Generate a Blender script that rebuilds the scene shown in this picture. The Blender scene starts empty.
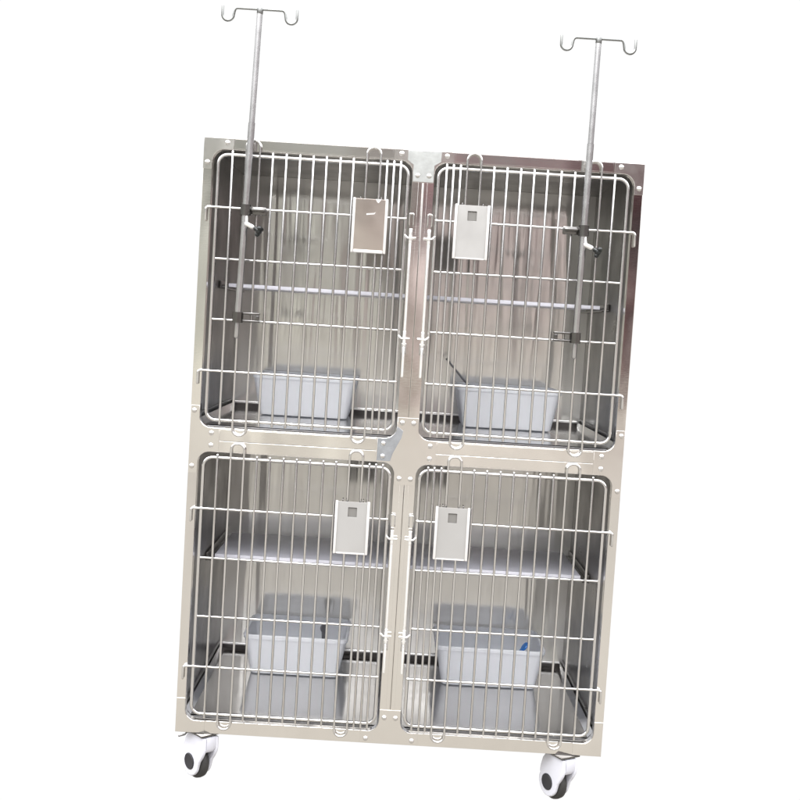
import bpy, bmesh, math, random
from mathutils import Vector, Matrix
random.seed(7)
sc = bpy.context.scene
col = sc.collection

# ---------------------------------------------------------------- materials
def newmat(name):
    m = bpy.data.materials.new(name); m.use_nodes = True
    nt = m.node_tree; b = nt.nodes['Principled BSDF']
    return m, nt, b

def mapped_noise(nt, scale, vec, detail=3, rough=.5, dist=0):
    tc = nt.nodes.new('ShaderNodeTexCoord')
    mp = nt.nodes.new('ShaderNodeMapping'); mp.inputs['Scale'].default_value = vec
    n = nt.nodes.new('ShaderNodeTexNoise'); n.inputs['Scale'].default_value = scale
    n.inputs['Detail'].default_value = detail; n.inputs['Roughness'].default_value = rough
    n.inputs['Distortion'].default_value = dist
    nt.links.new(tc.outputs['Object'], mp.inputs['Vector'])
    nt.links.new(mp.outputs['Vector'], n.inputs['Vector'])
    return n

def steel(name, colr, rough, brush=None, brush_str=.04, wave=0, wave_vec=(6, 6, 1.1), wave_dist=.01,
          var=.08, metallic=1.0, aniso=0):
    m, nt, b = newmat(name)
    b.inputs['Metallic'].default_value = metallic
    b.inputs['Anisotropic'].default_value = aniso
    # slow tone variation (handling marks, uneven polish)
    n = mapped_noise(nt, 3.2, (1, 1, 1), 5, .6, .4)
    r = nt.nodes.new('ShaderNodeValToRGB')
    r.color_ramp.elements[0].position = .3; r.color_ramp.elements[1].position = .7
    c0 = [max(0, c*(1-var)) for c in colr]; c1 = [min(1, c*(1+var*.6)) for c in colr]
    r.color_ramp.elements[0].color = (*c0, 1); r.color_ramp.elements[1].color = (*c1, 1)
    nt.links.new(n.outputs['Fac'], r.inputs['Fac'])
    nt.links.new(r.outputs['Color'], b.inputs['Base Color'])
    n2 = mapped_noise(nt, 7, (1, 1, 1), 6, .65)
    mr = nt.nodes.new('ShaderNodeMapRange')
    mr.inputs['From Min'].default_value = .3; mr.inputs['From Max'].default_value = .7
    mr.inputs['To Min'].default_value = rough*.75; mr.inputs['To Max'].default_value = rough*1.35
    nt.links.new(n2.outputs['Fac'], mr.inputs['Value'])
    nt.links.new(mr.outputs['Result'], b.inputs['Roughness'])
    last = None
    if wave:
        w = mapped_noise(nt, 1.0, wave_vec, 2, .45, .3)
        bp = nt.nodes.new('ShaderNodeBump'); bp.inputs['Strength'].default_value = wave
        bp.inputs['Distance'].default_value = wave_dist
        nt.links.new(w.outputs['Fac'], bp.inputs['Height']); last = bp
    if brush:
        g = mapped_noise(nt, 1.0, brush, 2, .6)
        bp2 = nt.nodes.new('ShaderNodeBump'); bp2.inputs['Strength'].default_value = brush_str
        bp2.inputs['Distance'].default_value = .001
        nt.links.new(g.outputs['Fac'], bp2.inputs['Height'])
        if last: nt.links.new(last.outputs['Normal'], bp2.inputs['Normal'])
        last = bp2
    if last: nt.links.new(last.outputs['Normal'], b.inputs['Normal'])
    return m

def plastic(name, colr, rough, var=.05, trans=0, sss=0, scale=12, bump=.0):
    m, nt, b = newmat(name)
    n = mapped_noise(nt, scale, (1, 1, 1), 4, .6)
    r = nt.nodes.new('ShaderNodeValToRGB')
    r.color_ramp.elements[0].position = .3; r.color_ramp.elements[1].position = .7
    r.color_ramp.elements[0].color = (*[c*(1-var) for c in colr], 1)
    r.color_ramp.elements[1].color = (*[min(1, c*(1+var)) for c in colr], 1)
    nt.links.new(n.outputs['Fac'], r.inputs['Fac'])
    nt.links.new(r.outputs['Color'], b.inputs['Base Color'])
    b.inputs['Roughness'].default_value = rough
    b.inputs['Transmission Weight'].default_value = trans
    if sss:
        b.inputs['Subsurface Weight'].default_value = sss
        b.inputs['Subsurface Radius'].default_value = (.02, .02, .02)
        b.inputs['Subsurface Scale'].default_value = 1
    if bump:
        bp = nt.nodes.new('ShaderNodeBump'); bp.inputs['Strength'].default_value = bump
        bp.inputs['Distance'].default_value = .001
        nt.links.new(n.outputs['Fac'], bp.inputs['Height']); nt.links.new(bp.outputs['Normal'], b.inputs['Normal'])
    return m

M = {}
M['frame'] = steel('brushed_steel_frame', (.80, .78, .75), .085, wave=.40, wave_vec=(3.5, 2.2, 2.5), wave_dist=.012,
                   brush=(40, 40, 500), brush_str=.04, var=.05)
M['plate'] = steel('steel_joint_plate', (.80, .78, .75), .16, wave=.25, wave_vec=(5, 5, 5), wave_dist=.006, var=.05)
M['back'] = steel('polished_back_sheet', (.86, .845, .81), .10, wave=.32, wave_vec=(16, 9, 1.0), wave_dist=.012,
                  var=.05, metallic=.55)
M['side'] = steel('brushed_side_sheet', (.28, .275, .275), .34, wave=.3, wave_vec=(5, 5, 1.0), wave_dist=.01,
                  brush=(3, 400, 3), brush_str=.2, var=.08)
M['floor'] = steel('floor_pan_steel', (.70, .69, .68), .13, wave=.25, wave_vec=(4, 3, 3), wave_dist=.008, var=.08)
M['rod'] = steel('polished_rod', (.70, .695, .69), .2, var=.06)
M['bright'] = steel('chrome_latch', (.90, .90, .89), .2, var=.03, metallic=.75)
M['hook'] = steel('grey_hook_wire', (.20, .205, .20), .35, var=.05)
M['chrome'] = steel('pole_tube', (.52, .52, .525), .24, var=.03)
M['rivet'] = steel('rivet_alloy', (.72, .71, .70), .25, var=.03)
M['clamp'] = steel('clamp_steel', (.17, .165, .16), .22, var=.15)
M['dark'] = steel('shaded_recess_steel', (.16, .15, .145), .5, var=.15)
M['card'] = steel('card_holder_sheet', (.36, .355, .345), .42, var=.04, metallic=.4)
M['cardm'] = steel('bare_card_holder_sheet', (.74, .67, .62), .16, wave=.3, wave_vec=(5, 5, 5), wave_dist=.01, var=.06)
M['slip'] = plastic('grey_card', (.15, .145, .135), .6)
M['cardrim'] = plastic('holder_rim', (.50, .49, .475), .35)
M['shelf'] = plastic('lavender_grey_shelf', (.82, .82, .90), .38, var=.04)
M['tray'] = plastic('frosted_white_plastic', (.91, .92, .94), .32, var=.02, trans=.0, sss=.0)
def make_translucent(m, fac, colr):
    nt = m.node_tree; b = nt.nodes['Principled BSDF']; o = nt.nodes['Material Output']
    t = nt.nodes.new('ShaderNodeBsdfTranslucent'); t.inputs['Color'].default_value = (*colr, 1)
    x = nt.nodes.new('ShaderNodeMixShader'); x.inputs[0].default_value = fac
    nt.links.new(b.outputs[0], x.inputs[1]); nt.links.new(t.outputs[0], x.inputs[2]); nt.links.new(x.outputs[0], o.inputs['Surface'])
make_translucent(M['tray'], .5, (.88, .90, .94))
M['white'] = plastic('white_caster_plastic', (.52, .525, .57), .28, var=.02)
M['black'] = plastic('black_rubber', (.022, .021, .02), .6, var=.2, bump=.1)
M['hub'] = plastic('dark_hub_plastic', (.012, .012, .015), .55, var=.2)
M['blackp'] = plastic('black_knob_plastic', (.012, .014, .014), .25, var=.2)
M['blue'] = plastic('blue_plastic', (.02, .16, .50), .35)
M['greyp'] = plastic('grey_plastic', (.10, .10, .11), .4)
M['film'] = plastic('blue_protective_film', (.42, .45, .49), .22, var=.18, scale=25, bump=.3)
M['film'].node_tree.nodes['Principled BSDF'].inputs['Metallic'].default_value = .85
M['filmw'] = plastic('white_protective_film', (.52, .54, .53), .3, var=.12, scale=30, bump=.5)
M['filmw'].node_tree.nodes['Principled BSDF'].inputs['Metallic'].default_value = .85

# ---------------------------------------------------------------- mesh helpers
def link(name, bm, mat, parent=None, smooth=None, loc=None):
    me = bpy.data.meshes.new(name); bm.normal_update(); bm.to_mesh(me); bm.free()
    me.materials.append(M[mat] if isinstance(mat, str) else mat)
    o = bpy.data.objects.new(name, me); col.objects.link(o)
    if parent: o.parent = parent
    if loc: o.location = loc
    if smooth is not None:
        for p in me.polygons: p.use_smooth = True
        me.set_sharp_from_angle(angle=math.radians(smooth))
    return o

def box(bm, x0, x1, y0, y1, z0, z1, bev=0, seg=2):
    t = bmesh.new()
    bmesh.ops.create_cube(t, size=1)
    for v in t.verts:
        v.co = Vector(((x0+x1)/2+v.co.x*(x1-x0), (y0+y1)/2+v.co.y*(y1-y0), (z0+z1)/2+v.co.z*(z1-z0)))
    if bev: bmesh.ops.bevel(t, geom=t.edges[:], offset=bev, segments=seg, profile=.5, affect='EDGES')
    merge(bm, t)

def merge(bm, t, mat=None):
    if mat is not None: bmesh.ops.transform(t, matrix=mat, verts=t.verts)
    me = bpy.data.meshes.new('tmp'); t.to_mesh(me); t.free(); bm.from_mesh(me); bpy.data.meshes.remove(me)

def fillet(pts, rad, n=6, closed=False):
    pts = [Vector(p) for p in pts]; out = []; N = len(pts)
    for i, p in enumerate(pts):
        if not closed and i in (0, N-1): out.append(p); continue
        a = pts[i-1]; c = pts[(i+1) % N]
        d1 = (a-p); d2 = (c-p); l1, l2 = d1.length, d2.length; d1.normalize(); d2.normalize()
        ang = d1.angle(d2)
        if ang > math.radians(175): out.append(p); continue
        t = min(rad/math.tan(ang/2), l1*.49, l2*.49)
        A = p+d1*t; B = p+d2*t
        r = t*math.tan(ang/2); bis = (d1+d2).normalized(); cen = p+bis*(r/math.sin(ang/2))
        u = (A-cen); w = (B-cen); tot = u.angle(w)
        ax = u.cross(w).normalized()
        for k in range(n+1): out.append(cen+Matrix.Rotation(tot*k/n, 3, ax) @ u)
    return out

def tube(bm, pts, r, closed=False, seg=10, caps=True, round_end=False):
    pts = [Vector(p) for p in pts]
    q = [pts[0]]
    for p in pts[1:]:
        if (p-q[-1]).length > 1e-6: q.append(p)
    if closed and (q[0]-q[-1]).length < 1e-6: q.pop()
    pts = q; N = len(pts)
    rs = [r]*N
    if round_end and not closed:
        def cap(p, d):
            return [(p+d*r*math.sin(a), max(r*math.cos(a), r*.08)) for a in (math.pi*.5, math.pi*.33, math.pi*.17)]
        s = cap(pts[0], (pts[0]-pts[1]).normalized()); e = cap(pts[-1], (pts[-1]-pts[-2]).normalized())[::-1]
        pts = [a for a, _ in s]+pts+[a for a, _ in e]; rs = [b for _, b in s]+rs+[b for _, b in e]; N = len(pts)
    def tang(i):
        if closed: return (pts[(i+1) % N]-pts[i-1]).normalized()
        if i == 0: return (pts[1]-pts[0]).normalized()
        if i == N-1: return (pts[-1]-pts[-2]).normalized()
        return ((pts[i+1]-pts[i]).normalized()+(pts[i]-pts[i-1]).normalized()).normalized()
    t = tang(0); up = Vector((0, 1, 0)) if abs(t.y) < .9 else Vector((1, 0, 0))
    n = (up-t*up.dot(t)).normalized(); rings = []
    for i in range(N):
        t2 = tang(i); n = (n-t2*n.dot(t2)).normalized(); b = t2.cross(n)
        rings.append([bm.verts.new(pts[i]+(n*math.cos(a)+b*math.sin(a))*rs[i]) for a in [2*math.pi*k/seg for k in range(seg)]])
    for i in range(N if closed else N-1):
        A, B = rings[i], rings[(i+1) % N]
        for k in range(seg): bm.faces.new((A[k], A[(k+1) % seg], B[(k+1) % seg], B[k]))
    if caps and not closed:
        bm.faces.new(rings[0][::-1]); bm.faces.new(rings[-1])

def rrect(x0, x1, z0, z1, r, n=8):
    o = []
    for cx, cz, a0 in ((x1-r, z1-r, 0), (x0+r, z1-r, 90), (x0+r, z0+r, 180), (x1-r, z0+r, 270)):
        for k in range(n+1):
            a = math.radians(a0+90*k/n); o.append((cx+r*math.cos(a), cz+r*math.sin(a)))
    return o

def plate(outline, holes, y_front, thick, bev=.0008, seg=2):
    """sheet-metal plate in the XZ plane, front face at y_front"""
    cu = bpy.data.curves.new('c', 'CURVE'); cu.dimensions = '2D'; cu.fill_mode = 'BOTH'
    cu.extrude = thick/2-bev; cu.bevel_depth = bev; cu.bevel_resolution = seg; cu.offset = -bev
    for L in [outline]+holes:
        s = cu.splines.new('POLY'); s.points.add(len(L)-1)
        for i, (x, z) in enumerate(L): s.points[i].co = (x, z, 0, 1)
        s.use_cyclic_u = True
    o = bpy.data.objects.new('c', cu); col.objects.link(o)
    dg = bpy.context.evaluated_depsgraph_get()
    me = bpy.data.meshes.new_from_object(o.evaluated_get(dg))
    bm = bmesh.new(); bm.from_mesh(me)
    bpy.data.objects.remove(o); bpy.data.curves.remove(cu); bpy.data.meshes.remove(me)
    for v in bm.verts:
        x, z, d = v.co; v.co = Vector((x, y_front+thick/2-d, z))
    bmesh.ops.recalc_face_normals(bm, faces=bm.faces[:])
    return bm

def lathe(bm, prof, seg=28, mat=None):
    """profile [(radius, height)] round local Z"""
    t = bmesh.new(); rings = []
    for r, h in prof:
        if r < 1e-6: rings.append([t.verts.new((0, 0, h))])
        else: rings.append([t.verts.new((r*math.cos(2*math.pi*k/seg), r*math.sin(2*math.pi*k/seg), h)) for k in range(seg)])
    for A, B in zip(rings, rings[1:]):
        for k in range(seg):
            j = (k+1) % seg
            if len(A) == 1 and len(B) > 1: t.faces.new((A[0], B[k], B[j]))
            elif len(B) == 1 and len(A) > 1: t.faces.new((A[k], A[j], B[0]))
            elif len(A) > 1: t.faces.new((A[k], A[j], B[j], B[k]))
    bmesh.ops.recalc_face_normals(t, faces=t.faces[:])
    merge(bm, t, mat)

def empty(name, loc, label, cat, group=None):
    o = bpy.data.objects.new(name, None); col.objects.link(o); o.location = loc
    o.empty_display_size = .05
    tag(o, label, cat, group); return o
def tag(o, label, cat=None, group=None):
    o['label'] = label
    if cat: o['category'] = cat
    if group: o['group'] = group

# ---------------------------------------------------------------- the cage bank
W = .61; H = 1.682; MH = .841; D = .712
cage = empty('pet_cage', (0, 0, 0), 'four-cell stainless steel pet cage bank on white casters', 'cage')
cells = []   # (side, module) side -1 left, +1 right ; module 0 lower, 1 upper
OX0, OX1 = .031, .584      # opening, distance from the centre line
OZ0, OZ1 = .037, .8085     # opening, height within its module

def sx(s, a, b): return (s*a, s*b) if s > 0 else (s*b, s*a)

NAMES = {(-1, 1): 'upper left', (1, 1): 'upper right', (-1, 0): 'lower left', (1, 0): 'lower right'}

def rod_z(mod): return mod*MH

rivets = []
for mod in (0, 1):
    z0 = mod*MH; zt = z0+MH
    for s in (-1, 1):
        # face frame: folded sheet with a rounded opening and a return flange
        x0, x1 = sx(s, .0003, W)
        a, b = sx(s, OX0, OX1)
        bm = plate([(x0, z0+.0004), (x1, z0+.0004), (x1, zt-.0002), (x0, zt-.0002)],
                   [rrect(a, b, z0+OZ0, z0+OZ1, .032)[::-1]], 0, .004, .0011, 3)
        t = bmesh.new()
        L1 = rrect(a-.0005, b+.0005, z0+OZ0-.0005, z0+OZ1+.0005, .0325)
        L2 = rrect(a-.0025, b+.0025, z0+OZ0-.0025, z0+OZ1+.0025, .0345)
        rr = [[t.verts.new((x, y, z)) for x, z in L] for L, y in ((L1, .0035), (L1, .024), (L2, .024), (L2, .0035))]
        n = len(L1)
        for i in range(3):
            for k in range(n):
                t.faces.new((rr[i][k], rr[i][(k+1) % n], rr[i+1][(k+1) % n], rr[i+1][k]))
        merge(bm, t)
        link('face_frame', bm, 'frame', cage, smooth=35)
        # outer side sheet
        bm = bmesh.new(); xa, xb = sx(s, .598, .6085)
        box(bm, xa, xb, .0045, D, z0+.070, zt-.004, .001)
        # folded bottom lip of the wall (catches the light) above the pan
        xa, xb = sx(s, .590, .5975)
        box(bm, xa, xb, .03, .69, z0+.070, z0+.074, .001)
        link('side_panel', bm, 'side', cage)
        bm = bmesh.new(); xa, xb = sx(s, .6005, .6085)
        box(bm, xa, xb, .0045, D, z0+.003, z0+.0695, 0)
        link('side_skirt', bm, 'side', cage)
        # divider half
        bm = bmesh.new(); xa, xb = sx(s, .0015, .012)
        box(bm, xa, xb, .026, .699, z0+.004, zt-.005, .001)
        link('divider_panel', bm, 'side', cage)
        # back sheet of the cell
        bm = bmesh.new(); xa, xb = sx(s, .0015, .5975)
        box(bm, xa, xb, .700, .705, z0+.060, zt-.0125, 0)
        for v in bm.verts: v.co.y -= (v.co.z-z0-.06)*math.tan(math.radians(1.3 if mod else .1))
        link('back_panel', bm, 'back', cage)
        # folded lip and dark drain recess under the back sheet
        bm = bmesh.new(); xa, xb = sx(s, .014, .588)
        box(bm, xa, xb, .690, .6995, z0+.058, z0+.066, .002)
        link('back_lip', bm, 'bright', cage)
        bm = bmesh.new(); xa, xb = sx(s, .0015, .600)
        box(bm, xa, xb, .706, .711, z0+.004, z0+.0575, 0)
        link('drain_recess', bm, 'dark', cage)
        # floor pan: flat base with sloped sides and rims
        bm = bmesh.new(); xa, xb = sx(s, .016, .594)
        prof = [(xa, .060), (xa+.005, .060), (xa+.020, .042), (xb-.020, .042), (xb-.005, .060), (xb, .060)]
        lo = [(x, z-.002) for x, z in prof][::-1]
        ring = prof+lo
        A = [bm.verts.new((x, .034, z0+z)) for x, z in ring]; B = [bm.verts.new((x, .697, z0+z)) for x, z in ring]
        nr = len(ring)
        for k in range(nr): bm.faces.new((A[k], A[(k+1) % nr], B[(k+1) % nr], B[k]))
        bmesh.ops.recalc_face_normals(bm, faces=bm.faces[:])
        link('floor_pan', bm, 'floor', cage)
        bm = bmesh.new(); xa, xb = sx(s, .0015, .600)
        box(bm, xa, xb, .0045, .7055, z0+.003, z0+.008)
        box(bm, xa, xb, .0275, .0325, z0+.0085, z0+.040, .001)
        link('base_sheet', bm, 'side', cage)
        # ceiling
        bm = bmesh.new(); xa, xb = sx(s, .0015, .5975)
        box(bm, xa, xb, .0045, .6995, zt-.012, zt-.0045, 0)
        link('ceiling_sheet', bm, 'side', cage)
        # resting shelf on brackets
        xa, xb = sx(s, .022, .572)
        bm = bmesh.new()
        box(bm, xa, xb, .33, .692, z0+.444, z0+.450, .0015)
        box(bm, xa, xb, .322, .3295, z0+.440, z0+.4515, .002)
        sh = link('shelf', bm, 'shelf', cage, smooth=40)
        for q, (u, v) in enumerate(((.5735, .5965), (.0125, .0205))):
            bm = bmesh.new(); xa, xb = sx(s, u, v)
            box(bm, xa, xb, .30, .695, z0+.434, z0+.439, .001)
            xa, xb = sx(s, (.5905 if q == 0 else .0125), (.5965 if q == 0 else .0165))
            box(bm, xa, xb, .30, .695, z0+.4395, z0+.458, .001)
            link('shelf_bracket', bm, 'clamp', sh)

# top sheet (roof)
bm = bmesh.new(); box(bm, -.6085, .6085, .0045, D, H-.0035, H+.0005); link('roof_sheet', bm, 'frame', cage)
bm = bmesh.new(); box(bm, -.6085, .6085, .7125, .7145, .002, H-.004); link('rear_sheet', bm, 'frame', cage)

# joint plates with rounded inner corners that follow the openings
def arc(cx, cz, r, a0, a1, n=8):
    return [(cx+r*math.cos(math.radians(a0+(a1-a0)*k/n)), cz+r*math.sin(math.radians(a0+(a1-a0)*k/n))) for k in range(n+1)]
ri = .0332
def corner(s, mod, top):
    """centre of the rounded opening corner nearest the outer edge / centre"""
    z = mod*MH+(OZ1-.032 if top else OZ0+.032)
    return z
e = .0012; R = .032+e
up0 = MH+OZ0; lo1 = OZ1
# centre cross
cx = OX0+.032
P = []
P += [(-.0295, .938), (-.0295, up0+.032)]+arc(-cx, up0+.032, R, 0, -90)+[(-.083, up0-e)]
P += [(-.083, lo1+e)]+arc(-cx, lo1-.032, R, 90, 0)+[(-.0295, .747), (.0295, .747)]
P += arc(cx, lo1-.032, R, 180, 90)+[(.083, lo1+e), (.083, up0-e)]+arc(cx, up0+.032, R, -90, -180)+[(.0295, .938)]
def joint(P, mat='plate', y=-.0014, parent=None, name='joint_plate', th=.0013):
    bm = plate(P, [], y, th, .0005, 2); return link(name, bm, mat, parent or cage, smooth=30)
center_plate = joint(P)
# side T plates
ox = OX1-.032
for s in (-1, 1):
    P = [(.6095, .747), (.6095, .938), (OX1+e, .938)]+arc(ox, up0+.032, R, 0, -90)+[(.527, up0-e), (.527, lo1+e)]+arc(ox, lo1-.032, R, 90, 0)+[(OX1+e, .747)]
    P = [(s*x, z) for x, z in P]
    if s < 0: P = P[::-1]
    joint(P)
# top centre T, bottom centre T
zt = MH+OZ1
P = [(-.083, H-.002), (-.083, zt+e)]+arc(-cx, zt-.032, R, 90, 0)+[(-.0295, 1.592), (.0295, 1.592)]+arc(cx, zt-.032, R, 180, 90)+[(.083, zt+e), (.083, H-.002)]
top_plate = joint(P)
zb = OZ0
P = [(-.083, .0022), (.083, .0022), (.083, zb-e)]+arc(cx, zb+.032, R, -90, -180)+[(.0295, .100), (-.0295, .100)]+arc(-cx, zb+.032, R, 0, -90)+[(-.083, zb-e)]
joint(P)
for s in (-1, 1):
    P = [(.6095, 1.595), (.6095, H-.002), (.527, H-.002), (.527, zt+e)]+arc(ox, zt-.032, R, 90, 0)+[(OX1+e, 1.595)]
    P = [(s*x, z) for x, z in P];  P = P if s > 0 else P[::-1]
    joint(P)
    P = [(.6095, .0022), (.6095, .100), (OX1+e, .100)]+arc(ox, zb+.032, R, 0, -90)+[(.527, zb-e), (.527, .0022)]
    P = [(s*x, z) for x, z in P];  P = P if s > 0 else P[::-1]
    joint(P)
for s in (-1, 1):
    for (a, b) in ((.095, .760), (.930, 1.600)):
        x0, x1 = sx(s, .0022, .0125)
        bm = plate([(x0, a), (x1, a), (x1, b), (x0, b)], [], -.0010, .0009, .0003, 2)
        link('post_rib', bm, 'frame', cage, smooth=60)
# raised rail covers between the joint plates
for s in (-1, 1):
    for (a, b) in ((lo1+.004, MH-.0008), (MH+.0008, up0-.004), (zt+.004, H-.003)):
        x0, x1 = sx(s, .086, .524)
        bm = plate([(x0, a), (x1, a), (x1, b), (x0, b)], [], -.0012, .0011, .0005, 2)
        link('rail_cover', bm, 'frame', cage, smooth=30)
# protective film left on two joint plates
P = [(-.082, .813), (-.044, .813), (-.038, .835), (-.027, .858), (-.016, .88), (-.012, .90), (-.029, .912), (-.029, up0+.032)]
P += arc(-cx, up0+.032, R, 0, -90)+[(-.082, up0-e)]
o = joint(P, 'film', -.0019, center_plate, 'protective_film', .0004); o['label'] = 'blue film left on the centre joint plate'
P = [(-.0455, H-.003), (-.0455, zt+.002), (-.029, 1.64), (-.0287, 1.594), (.0287, 1.594), (.029, 1.64), (.047, zt+.002), (.047, H-.003)]
o = joint(P, 'filmw', -.0019, top_plate, 'protective_film', .0004); o['label'] = 'pale film left on the top centre joint plate'

# rivets
bm = bmesh.new()
lathe(bm, [(.0072, 0), (.0070, .0012), (.0058, .0030), (.0032, .0044), (0, .0048)], 16, Matrix.Rotation(math.radians(90), 4, 'X'))
rv = link('rivet', bm, 'rivet', cage, smooth=60)
spots = []
for s in (-1, 1):
    spots += [(s*.600, .923), (s*.600, .766), (s*.549, .862), (s*.549, .827), (s*.016, .923), (s*.016, .765),
              (s*.066, .862), (s*.066, .826), (s*.063, 1.668), (s*.545, 1.668), (s*.598, 1.612), (s*.016, 1.611),
              (s*.066, .014), (s*.016, .077)]
for i, (x, z) in enumerate(spots):
    o = rv if i == 0 else rv.copy()
    if i: col.objects.link(o); o.parent = cage
    o.location = (x, -.0012, z)

# ---------------------------------------------------------------- doors
FX0, FX1 = .0425, .5665     # frame rod centre lines from the cage centre
RZ0, RZ1 = .059, .794
def door(s, mod):
    z0 = mod*MH; yf = -.004
    nm = NAMES[(s, mod)]
    bm = bmesh.new()
    a, b = sx(s, FX0, FX1)
    loop = fillet([(a, yf, z0+RZ0), (b, yf, z0+RZ0), (b, yf, z0+RZ1), (a, yf, z0+RZ1)], .026, 7, True)
    tube(bm, loop, .0049, closed=True, seg=12)
    d = link('door', bm, 'rod', cage, smooth=60); d['label'] = 'barred door of the %s cell' % nm
    yv = yf-.0075
    # vertical bars: from hinge side to latch side
    p = (.531-.0)/14.32
    xs = []
    span = FX1-FX0
    # positions measured as fractions of the frame width (0 hinge side, 1 latch side)
    px = [14.2, 54, 67.5, 81, 94.5, 107.8, 121.3, 134.5, 168, 174.8, 181.6]
    for q in px:
        x = s*(FX1-span*q/189.2)
        bm = bmesh.new(); j = random.uniform(-.0006, .0006)
        tube(bm, [(x+j, yv, z0+RZ0-.009), (x+j*.5, yv, z0+.4), (x-j, yv, z0+RZ1+.008)], .0034, seg=8, round_end=True)
        link('vertical_bar', bm, 'rod', d, smooth=60)
    for (q0, q1) in ((27.6, 41), (147.8, 161.2)):
        x0, x1 = s*(FX1-span*q0/189.2), s*(FX1-span*q1/189.2)
        zt, zb = z0+RZ1+.043, z0+RZ0-.040
        bm = bmesh.new()
        w = abs(x1-x0)/2
        tube(bm, fillet([(x0, yv, zb), (x1, yv, zb), (x1, yv, zt), (x0, yv, zt)], w*.96, 9, True), .0034, closed=True, seg=8)
        link('loop_bar', bm, 'rod', d, smooth=60)
    # cross bars
    for z, hinge in ((.649, 1), (.508, 0), (.340, 0), (.196, 1)):
        bm = bmesh.new(); yc = yf+.0009 if not hinge else yf
        yy = -.0035
        if hinge:
            pts = fillet([(s*FX0, yy-.0045, z0+z), (s*(FX1-.004), yy-.0045, z0+z), (s*.5945, yy-.0055, z0+z), (s*.5945, yy-.0055, z0+z-.036)], .008, 5)
        else:
            pts = [(s*FX0, yy, z0+z), (s*FX1, yy, z0+z)]
        tube(bm, pts, .0037, seg=8, round_end=True)
        link('hinge_bar' if hinge else 'cross_bar', bm, 'rod', d, smooth=60)
    # latch: lift rod with two cross lugs and a thumb paddle, riding in wire guides
    bm = bmesh.new(); x = s*.0255; y = -.016
    zr = z0+.586
    tube(bm, [(x, y, zr), (x, y, z0+.332)], .0039, seg=10, round_end=True)
    tube(bm, [(x, y+.004, z0+.30), (x, y, z0+.285), (x, y, z0+.213)], .0038, seg=10, round_end=True)
    for zc in (zr+.010, z0+.318):
        tube(bm, fillet([(x-s*.013, y-.003, zc+.001), (x+s*.009, y-.003, zc), (x+s*.0155, y-.003, zc+.007)], .006, 4), .0026, seg=8, round_end=True)
    box(bm, x-.0045, x+.0045, y-.006, y-.0015, zr+.006, zr+.036, .0018)
    tube(bm, [(x, y, zr-.002), (x, y, zr+.012)], .0050, seg=10, round_end=True)
    tube(bm, [(x, y, z0+.336), (x, y, z0+.300)], .0050, seg=10, round_end=True)
    lt = link('latch', bm, 'bright', d, smooth=50)
    # wire guide on the post
    for zg, hh in ((z0+.660-.030, .034), (z0+.275, .030)):
        bm = bmesh.new(); w = .0055
        tube(bm, fillet([(x-w, -.0045, zg), (x-w, -.011, zg+.004), (x-w, -.011, zg+hh), (x+w, -.011, zg+hh), (x+w, -.011, zg+.004), (x+w, -.0045, zg)], .003, 3), .0019, seg=8)
        tube(bm, [(x-w, -.0045, zg+hh*.5), (x-w, .003, zg+hh*.5)], .0015, seg=6)
        link('latch_guide', bm, 'rod', d, smooth=50)
    # card holder
    a, b = sx(s, .092, .189); zb_, zt_ = z0+.547, z0+.697
    bare = (s == -1 and mod == 1)
    yh = -.023
    hole = [] if bare else [rrect((a+b)/2-.0125-s*0, (a+b)/2+.0125, zt_-.045, zt_-.018, .0015, 3)[::-1]]
    bm = plate([(a+.004, zb_+.002), (b-.004, zb_+.002), (b-.004, zt_-.002), (a+.004, zt_-.002)], hole, yh, .0014, .0004, 1)
    ch = link('card_holder', bm, 'cardm' if bare else 'card', d, smooth=30)
    if bare: ch['label'] = 'brown-tinted mirror card plate with a small white tear'
    bm = bmesh.new()
    box(bm, a, a+.0075, yh-.0045, yh+.006, zb_, zt_, .0018)
    box(bm, b-.0075, b, yh-.0045, yh+.006, zb_, zt_, .0018)
    if bare: box(bm, a+.008, b-.008, yh-.004, yh+.006, zb_, zb_+.009, .0018)
    else: box(bm, a+.008, b-.008, yh-.002, yh+.006, zb_, zb_+.004, .0008)
    link('holder_rim', bm, 'cardrim', d, smooth=30)
    if not bare:
        bm = bmesh.new(); m_ = (a+b)/2
        box(bm, m_-.018, m_+.018, yh+.0035, yh+.0045, zt_-.052, zt_-.011)
        link('card_slip', bm, 'slip', d)
    for hx in (a+.02, b-.02):
        bm = bmesh.new()
        tube(bm, fillet([(hx, yh+.003, zt_-.02), (hx, yh+.003, zt_+.004), (hx, -.002, zt_+.004)], .003, 3), .0016, seg=6)
        box(bm, hx-.006, hx+.006, yh+.003, -.0155, zt_-.03, zt_-.012)
        link('holder_clip', bm, 'clamp', d, smooth=40)
    if bare:
        m_ = (a+b)/2
        bm = plate([(m_-.010, zt_-.046), (m_+.012, zt_-.043), (m_+.016, zt_-.036), (m_+.011, zt_-.0395), (m_-.010, zt_-.0415)], [], yh-.0007, .0005, .0001, 1)
        t = plate([(m_+.013, zt_-.001), (m_+.030, zt_-.001), (m_+.022, zt_-.012), (m_+.018, zt_-.010)], [], yh-.0007, .0005, .0001, 1)
        merge(bm, t)
        link('torn_sticker', bm, 'cardrim', ch)
    return d
for mod in (0, 1):
    for s in (-1, 1): door(s, mod)

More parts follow.
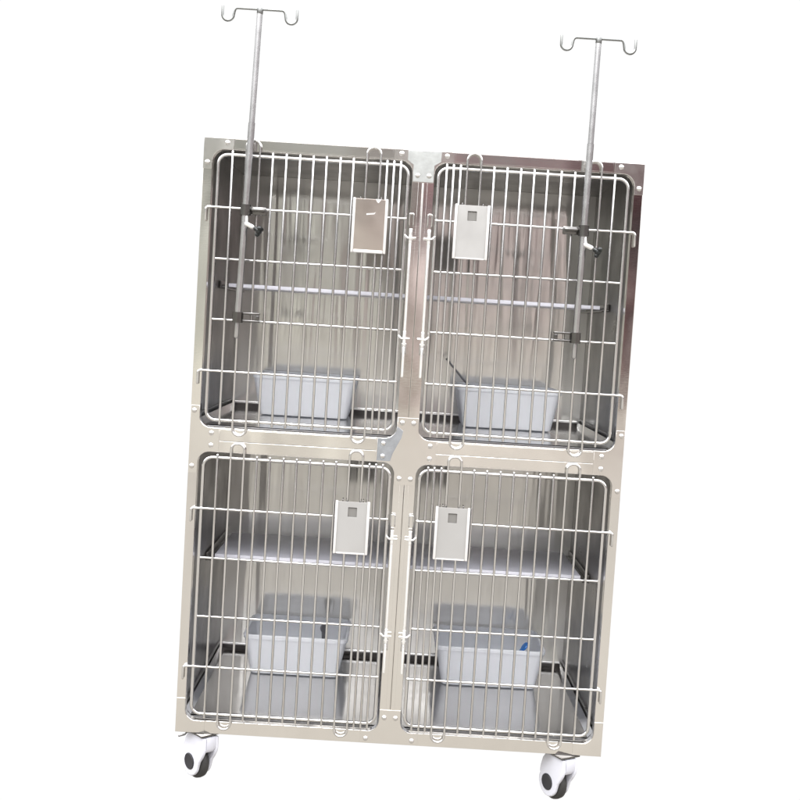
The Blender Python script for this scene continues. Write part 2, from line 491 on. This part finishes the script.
# ---------------------------------------------------------------- casters (parts of the cage)
def caster(x, y, yaw, brake, first=None):
    root = bpy.data.objects.new('caster', None)
    return root
def make_caster_parts(x, y, yaw, brake):
    zc = -.098; rw = .0475
    Rm = Matrix.Translation((x, y, 0)) @ Matrix.Rotation(yaw, 4, 'Z')
    # local frame: axle along -Y (towards viewer when yaw=0), rolling direction X, swivel stem offset to +X
    ax = Matrix.Rotation(math.radians(90), 4, 'X')
    bm = bmesh.new()
    # white hood: two side cheeks + crown, silhouette of disc that flares up to the mounting collar
    sil = []
    for k in range(25):
        a = math.radians(150+ (360-150-20)*k/24)   # from upper-left round the bottom to the right
        sil.append((.041*math.cos(a), .041*math.sin(a)+zc+.002))
    sil = [(.041*math.cos(math.radians(a)), zc+.003+.041*math.sin(math.radians(a))) for a in range(155, 345, 8)]
    sil += [(.0455, zc+.012), (.056, zc+.026), (.066, zc+.043), (.069, zc+.058), (.068, -.010), (-.004, -.010), (-.018, -.016), (-.029, -.030), (-.037, -.055), (-.0395, -.072)]
    for y0, y1 in ((-.026, -.0155), (.0155, .026)):
        t = plate(sil, [], y0, y1-y0, .004, 4)
        merge(bm, t)
    # crown joining the cheeks over the tyre
    crown = [(.069, zc+.058), (.068, -.0098), (-.004, -.0098), (-.018, -.0158), (-.029, -.030), (-.037, -.055), (-.0395, -.072),
             (-.034, -.068), (-.028, -.050), (-.014, -.038), (.006, -.034), (.030, -.038), (.046, -.050), (.058, -.055)]
    t = plate(crown, [], -.0154, .0308, .0005, 1)
    merge(bm, t)
    bmesh.ops.transform(bm, matrix=Rm, verts=bm.verts)
    body = link('caster', bm, 'white', cage, smooth=40)
    bm = bmesh.new()
    lathe(bm, [(.0, -.0145), (.036, -.0145), (.0415, -.0135), (rw, -.0085), (rw+.0012, 0), (rw, .0085), (.0415, .0135), (.036, .0145), (0, .0145)], 48,
          Rm @ Matrix.Translation((0, 0, zc)) @ ax)
    link('tyre', bm, 'black', body, smooth=50)
    bm = bmesh.new()
    for sg in (-1, 1):
        lathe(bm, [(.0235, .0), (.0235, .0025), (.0215, .0040), (.0175, .0030), (.0, .0030)], 32,
              Rm @ Matrix.Translation((0, sg*-0.0255, zc+.004)) @ Matrix.Rotation(math.radians(90*-1 if sg < 0 else 90), 4, 'X'))
    link('hub_cap', bm, 'hub', body, smooth=40)
    bm = bmesh.new()
    box(bm, -.026, .066, -.034, .034, -.0055, -.0005, .001)
    lathe(bm, [(0, -.0095), (.027, -.0095), (.027, -.0058), (0, -.0058)], 28, Matrix.Translation((.032, 0, 0)))
    bmesh.ops.transform(bm, matrix=Rm, verts=bm.verts)
    link('mounting_plate', bm, 'clamp', body, smooth=40)
    if brake:
        bm = bmesh.new()
        tube(bm, fillet([(x-.020, y-.016, -.007), (x-.030, y-.018, -.009), (x-.036, y-.02, -.016), (x-.052, y-.02, -.021)], .004, 4), .0028, seg=8, round_end=True)
        link('brake_lever', bm, 'clamp', body, smooth=50)
    return body
make_caster_parts(-.550, .045, math.radians(-47), True)['label'] = 'white caster with brake lever'
make_caster_parts(.489, .045, math.radians(-60), False)
make_caster_parts(-.530, .63, math.radians(-30), False)
make_caster_parts(.500, .63, math.radians(-60), False)

# ---------------------------------------------------------------- IV poles clamped to the upper doors
def iv_pole(x_bot, x_top, z_top, side, label):
    root = empty('iv_pole', (x_bot, -.035, 1.135), label, 'drip pole', 'drip poles clamped to the upper doors')
    ox_, oy_, oz_ = root.location
    def L(x, y, z): return Vector((x-ox_, y-oy_, z-oz_))
    y = -.035
    def at(z):
        t = (z-1.135)/(z_top-1.135); return x_bot+(x_top-x_bot)*t
    bm = bmesh.new()
    tube(bm, [L(at(z), y, z) for z in (1.190, 1.4, 1.72)], .0094, seg=20)
    tube(bm, [L(at(z), y, z) for z in (1.7205, 1.85, z_top-.004)], .0080, seg=20)
    tube(bm, [L(at(z), y, z) for z in (1.137, 1.1895)], .0062, seg=14, round_end=True)
    link('pole', bm, 'chrome', root, smooth=50)
    bm = bmesh.new(); xc = x_top; z = z_top
    r_ = [(-.101, -.001), (-.101, -.030), (-.071, -.036), (-.068, -.001), (.061, -.001), (.065, -.036), (.099, -.033), (.101, 0)]
    pts = [(-.101, .0)]
    def U(cx, cz, r, a0, a1, n=12): return [(cx+r*math.cos(math.radians(a0+(a1-a0)*k/n)), cz+r*math.sin(math.radians(a0+(a1-a0)*k/n))) for k in range(n+1)]
    half = [(.101, .002)]+U(.0860, -.021, .0150, 0, -180)+[(.0690, -.010)]+U(.0600, -.010, .0085, 15, 90, 5)
    pts = [(-a, b) for a, b in half]+[(a, b) for a, b in half[::-1]]
    tube(bm, [L(xc+a, y, z+b) for a, b in pts], .0037, seg=10, round_end=True)
    tube(bm, [L(xc, y, z-.012), L(xc, y, z+.001)], .0086, seg=16, round_end=True)
    link('hook_bar', bm, 'hook', root, smooth=50)
    # upper clamp
    g = -side      # direction in which the clamp arm reaches along the cross bar
    for zc, big in ((1.486, True), (1.192, False)):
        x = at(zc); bm = bmesh.new()
        if big:
            a0, a1 = sorted((x+g*.010, x+g*.056))
            box(bm, a0-ox_, a1-ox_, -.026-oy_, -.018-oy_, zc-.013-oz_, zc+.009-oz_, .002)
            box(bm, a0-ox_+.004, a1-ox_-.004, -.034-oy_, -.0265-oy_, zc-.004-oz_, zc+.004-oz_, .002)
            for xx in (a0+.012, a1-.010):
                t = bmesh.new(); lathe(t, [(.0, .005), (.005, .004), (.006, 0)], 6, Matrix.Translation(L(xx, -.0265, zc)) @ Matrix.Rotation(math.radians(90), 4, 'X')); merge(bm, t)
        else:
            # open U bracket wrapped round the cross bar
            a0, a1 = sorted((x+g*.010, x+g*.060))
            for dz in (-.0145, .0065):
                t = bmesh.new(); box(t, a0-ox_, a1-ox_, -.036-oy_, -.018-oy_, zc+dz-oz_, zc+dz+.006-oz_, .0015)
                merge(bm, t)
            ce = x+g*.0535; box(bm, ce-.005-ox_, ce+.005-ox_, -.033-oy_, -.018-oy_, zc-.008-oz_, zc+.006-oz_, .001)
        # collar round the pole
        t = bmesh.new(); lathe(t, [(.0097, -.015), (.0145, -.0145), (.0145, .0145), (.0097, .015)], 24, Matrix.Translation(L(x, y, zc-.002))); merge(bm, t)
        box(bm, x-.014-ox_, x+.014-ox_, y+.008-oy_, -.0155-oy_, zc-.013-oz_, zc+.011-oz_, .002)
        cl = link('clamp', bm, 'clamp' if big else 'clamp', root, smooth=40)
        if big:
            # chrome stem and black three-lobed knob below, pointing outwards to the right
            bm = bmesh.new()
            a = Vector(L(x+.006, y-.006, zc-.040)); b = Vector(L(x+.038, y-.012, zc-.055))
            tube(bm, [L(x+.004, y-.004, zc-.016), L(x+.006, y-.008, zc-.040)], .0042, seg=10)
            tube(bm, [a, a+(b-a)*.5], .0066, seg=14, round_end=True)
            link('knob_stem', bm, 'bright', cl, smooth=50)
            bm = bmesh.new(); d = (b-a).normalized(); q = d.to_track_quat('Z', 'Y').to_matrix().to_4x4()
            lathe(bm, [(0, -.010), (.0055, -.010), (.0065, -.002), (.011, .0), (.0125, .004), (.0115, .010), (.005, .012), (0, .012)], 18, Matrix.Translation(b) @ q)
            for k in range(3):
                an = math.radians(120*k+25); c = Matrix.Translation(b) @ q @ Vector((.0115*math.cos(an), .0115*math.sin(an), .005))
                t = bmesh.new(); bmesh.ops.create_uvsphere(t, u_segments=12, v_segments=8, radius=.0066); merge(bm, t, Matrix.Translation(c))
            link('knob', bm, 'blackp', cl, smooth=50)
    return root
iv_pole(-.489, -.4700, 2.026, -1, 'tall chrome drip pole with two hooks clamped to the left cell door')
iv_pole(.4455, .4520, 2.004, 1, 'tall chrome drip pole with two hooks clamped to the right cell door')

# ---------------------------------------------------------------- litter trays
def tray(x0, x1, y0, y1, z, label, h=.130, tint='tray'):
    cx_, cy_ = (x0+x1)/2, (y0+y1)/2; w, d = (x1-x0), (y1-y0)
    bm = bmesh.new()
    def ring(sc_x, sc_y, zz, r):
        return [bm.verts.new((px_, py_, zz)) for px_, py_ in rrect(-w/2*1+sc_x, w/2-sc_x, -d/2+sc_y, d/2-sc_y, r, 6)]
    rings = [ring(.027, .020, .0, .016), ring(.025, .018, .004, .018), ring(.004, .004, h-.020, .024), ring(.003, .003, h-.014, .024),
             ring(-.001, -.001, h-.0135, .028), ring(-.0015, -.0015, h-.003, .028), ring(.0005, .0005, h, .027), ring(.007, .007, h-.001, .022),
             ring(.0085, .0085, h-.016, .020), ring(.030, .023, .006, .014)]
    n = len(rings[0])
    for A, B in zip(rings, rings[1:]):
        for k in range(n): bm.faces.new((A[k], A[(k+1) % n], B[(k+1) % n], B[k]))
    bm.faces.new(rings[0][::-1]); bm.faces.new(rings[-1])
    bmesh.ops.recalc_face_normals(bm, faces=bm.faces[:])
    o = link('litter_tray', bm, tint, None, smooth=50, loc=(cx_, cy_, z))
    tag(o, label, 'litter tray', 'litter trays on the cell floors'); return o
tray(-.497, -.165, .420, .675, MH+.0455, 'frosted white plastic litter tray in the upper left cell, standing empty')
tray(.156, .490, .420, .675, MH+.0455, 'frosted white plastic litter tray in the upper right cell with a thin dark handle')
tray(-.482, -.146, .415, .680, .0455, 'frosted white plastic litter tray in the lower left cell with a short dark scoop handle')
tray(.140, .495, .415, .680, .0455, 'frosted white plastic litter tray in the lower right cell with a blue scoop handle')

def scoop(loc, dirv, mat, label, length=.12, k=1.0):
    root = empty('litter_scoop', loc, label, 'scoop')
    d = Vector(dirv).normalized()
    q = d.to_track_quat('Z', 'Y').to_matrix().to_4x4()
    bm = bmesh.new()
    t = bmesh.new(); box(t, -.007*k, .007*k, -.003, .003, 0, length, .0025); merge(bm, t, q)
    t = bmesh.new(); lathe(t, [(0, -.004), (.0095*k, -.003), (.0105*k, 0), (.0095*k, .003), (0, .004)], 16, Matrix.Translation((0, 0, length-.004*k)) @ Matrix.Rotation(math.radians(90), 4, 'X')); merge(bm, t, q)
    link('handle', bm, mat, root, smooth=40)
    bm = bmesh.new()
    t = bmesh.new()
    box(t, -.028, .028, -.002, .001, -.055, .002, .001)
    box(t, -.028, -.025, .0012, .014, -.055, .002, .001); box(t, .025, .028, .0012, .014, -.055, .002, .001); box(t, -.0245, .0245, .0012, .012, -.004, .002, .001)
    merge(bm, t, q)
    link('blade', bm, mat, root, smooth=40)
    return root
scoop((-.222, .52, .112), (-.10, .10, 1), 'greyp', 'short dark grey scoop handle sticking up from the lower left tray', .075, 1.5)
scoop((.398, .50, .112), (.60, .1, .8), 'blue', 'short blue scoop handle sticking up from the lower right tray', .072, 1.6)
scoop((.217, .475, MH+.150), (-.68, -.05, .73), 'greyp', 'thin dark scoop handle leaning over the corner of the upper right tray', .142)

# ---------------------------------------------------------------- world: white studio backdrop behind, soft daylight scene in front
w = bpy.data.worlds.new('World'); sc.world = w; w.use_nodes = True
nt = w.node_tree; nt.nodes.clear()
N = nt.nodes.new; Lk = nt.links.new
out = N('ShaderNodeOutputWorld'); bg = N('ShaderNodeBackground'); Lk(bg.outputs[0], out.inputs[0])
tc = N('ShaderNodeTexCoord'); sep = N('ShaderNodeSeparateXYZ'); Lk(tc.outputs['Generated'], sep.inputs[0])
def ramp(src, stops, interp='LINEAR'):
    r = N('ShaderNodeValToRGB'); cr = r.color_ramp; cr.interpolation = interp
    while len(cr.elements) > 1: cr.elements.remove(cr.elements[0])
    cr.elements[0].position = stops[0][0]; cr.elements[0].color = (*stops[0][1], 1)
    for p_, c_ in stops[1:]:
        e_ = cr.elements.new(p_); e_.color = (*c_, 1)
    Lk(src, r.inputs[0]); return r
def maprange(src, a, b, c=0., d=1.):
    m = N('ShaderNodeMapRange'); m.inputs[1].default_value = a; m.inputs[2].default_value = b
    m.inputs[3].default_value = c; m.inputs[4].default_value = d; Lk(src, m.inputs[0]); return m
def mix(fac, A, B):
    m = N('ShaderNodeMix'); m.data_type = 'RGBA'
    Lk(fac, m.inputs[0])
    for i, s_ in ((6, A), (7, B)):
        if isinstance(s_, tuple): m.inputs[i].default_value = (*s_, 1)
        else: Lk(s_, m.inputs[i])
    return m.outputs[2]
# elevation ramp (z of direction mapped -1..1 -> 0..1)
mpz = maprange(sep.outputs[2], -1, 1)
wob = N('ShaderNodeTexNoise'); wob.inputs['Scale'].default_value = 5; wob.inputs['Detail'].default_value = 3
Lk(tc.outputs['Generated'], wob.inputs['Vector'])
wm = maprange(wob.outputs['Fac'], .3, .7, -.012, .012)
ad = N('ShaderNodeMath'); ad.operation = 'ADD'; Lk(mpz.outputs[0], ad.inputs[0]); Lk(wm.outputs[0], ad.inputs[1])
SKY = [(.68, (5.0, 5.0, 5.1)), (.8, (6.0, 6.0, 6.2)), (1, (4.0, 4.0, 4.1))]
elevL = ramp(ad.outputs[0], [(0, (.60, .56, .50)), (.30, (.80, .75, .68)), (.42, (.90, .86, .80)), (.47, (.90, .86, .77)), (.488, (.86, .85, .79)),
                             (.535, (.94, .94, .92)), (.553, (.46, .47, .45)), (.60, (.52, .53, .52)), (.65, (1.0, 1.0, 1.0))]+SKY)
elevR = ramp(ad.outputs[0], [(0, (.60, .56, .50)), (.30, (.80, .75, .68)), (.42, (.90, .86, .80)), (.47, (.88, .81, .74)), (.488, (.84, .78, .76)),
                             (.530, (.84, .77, .77)), (.546, (.11, .11, .12)), (.556, (.10, .11, .13)), (.564, (.44, .22, .24)), (.578, (.36, .28, .29)),
                             (.60, (.24, .27, .27)), (.65, (.9, .87, .87))]+SKY)
side = maprange(sep.outputs[0], -.03, .03)
front0 = mix(side.outputs[0], elevL.outputs[0], elevR.outputs[0])
# made-up dark and pale azimuth bands near the horizon, shaped for the steel reflections
xr = maprange(sep.outputs[0], -.3, .3)
azm = ramp(xr.outputs[0], [(0, (.8, .8, .76)), (.20, (.56, .57, .54)), (.235, (1.05, 1.05, 1.0)), (.45, (1.08, 1.08, 1.05)), (.475, (.55, .50, .47)),
                           (.515, (.36, .29, .27)), (.54, (1.0, .92, .92)), (.755, (1.0, .9, .9)), (.775, (.17, .145, .15)), (.81, (.30, .14, .14)), (.84, (.12, .105, .11)), (.875, (.34, .29, .29)), (.93, (.6, .5, .5)), (1, (.8, .78, .76))])
lowm = maprange(ad.outputs[0], .466, .482); him = maprange(ad.outputs[0], .56, .60, 1, 0)
mm = N('ShaderNodeMath'); mm.operation = 'MULTIPLY'; Lk(lowm.outputs[0], mm.inputs[0]); Lk(him.outputs[0], mm.inputs[1])
azc = mix(mm.outputs[0], (1, 1, 1), azm.outputs[0])
m0 = N('ShaderNodeMix'); m0.data_type = 'RGBA'; m0.blend_type = 'MULTIPLY'; m0.inputs[0].default_value = 1
Lk(front0, m0.inputs[6]); Lk(azc, m0.inputs[7]); front = m0.outputs[2]
# added noise blotches around the horizon in front, streaking what the steel reflects
mp = N('ShaderNodeMapping'); mp.inputs['Scale'].default_value = (9, 1, 2.2); Lk(tc.outputs['Generated'], mp.inputs['Vector'])
nz = N('ShaderNodeTexNoise'); nz.inputs['Scale'].default_value = 2.4; nz.inputs['Detail'].default_value = 4
Lk(mp.outputs[0], nz.inputs['Vector'])
bl = ramp(nz.outputs['Fac'], [(.30, (.55, .52, .52)), (.42, (.82, .80, .79)), (.5, (1.02, 1.0, .99)), (.64, (1.3, 1.3, 1.28))])
band = N('ShaderNodeMath'); band.operation = 'ABSOLUTE'; sh_ = N('ShaderNodeMath'); sh_.operation = 'SUBTRACT'
Lk(sep.outputs[2], sh_.inputs[0]); sh_.inputs[1].default_value = .06; Lk(sh_.outputs[0], band.inputs[0])
bandm = maprange(band.outputs[0], .08, .30, 1, .15)
blm = mix(bandm.outputs[0], (1, 1, 1), bl.outputs[0])
mul = N('ShaderNodeMix'); mul.data_type = 'RGBA'; mul.blend_type = 'MULTIPLY'; mul.inputs[0].default_value = 1
Lk(front, mul.inputs[6]); Lk(blm, mul.inputs[7])
# white backdrop fills everything behind the cage
back = maprange(sep.outputs[1], .78, .86)
fin = mix(back.outputs[0], mul.outputs[2], (1.02, 1.02, 1.02))
Lk(fin, bg.inputs[0]); bg.inputs[1].default_value = 1.0

# soft key light over the photographer's shoulder
la = bpy.data.lights.new('soft_key', 'AREA'); la.shape = 'DISK'; la.size = 2.2; la.energy = 165; la.color = (1, .985, .96)
lo = bpy.data.objects.new('soft_key', la); col.objects.link(lo); lo.location = (-1.0, -4.0, 4.9)
lo.rotation_euler = (Vector((0, 0, .8))-lo.location).to_track_quat('-Z', 'Y').to_euler()

# ---------------------------------------------------------------- camera
C = Vector((-.0439, -3.1259, 1.189))
fw = Vector((0.00509023, 0.99793103, -0.06409165)); r2 = Vector((0.99811997, -0.00115554, 0.06127962)); u2 = Vector((-0.06107878, 0.06428308, 0.99606078))
cam = bpy.data.cameras.new('Camera'); co = bpy.data.objects.new('Camera', cam); col.objects.link(co)
Mx = Matrix((r2, u2, -fw)).transposed().to_4x4(); Mx.translation = C; co.matrix_world = Mx
cam.sensor_width = 36; cam.lens = 1117.76/800*36; cam.shift_x = .00057; cam.shift_y = -.00068
cam.clip_end = 100; cam.clip_start = .05
sc.camera = co
sc.render.resolution_x = sc.render.resolution_y = 1024
sc.render.engine = 'CYCLES'
sc.cycles.max_bounces = 10; sc.cycles.glossy_bounces = 8; sc.cycles.diffuse_bounces = 5
sc.cycles.sample_clamp_indirect = 6
sc.view_settings.view_transform = 'Standard'; sc.view_settings.look = 'None'
sc.view_settings.exposure = 0; sc.view_settings.gamma = 1
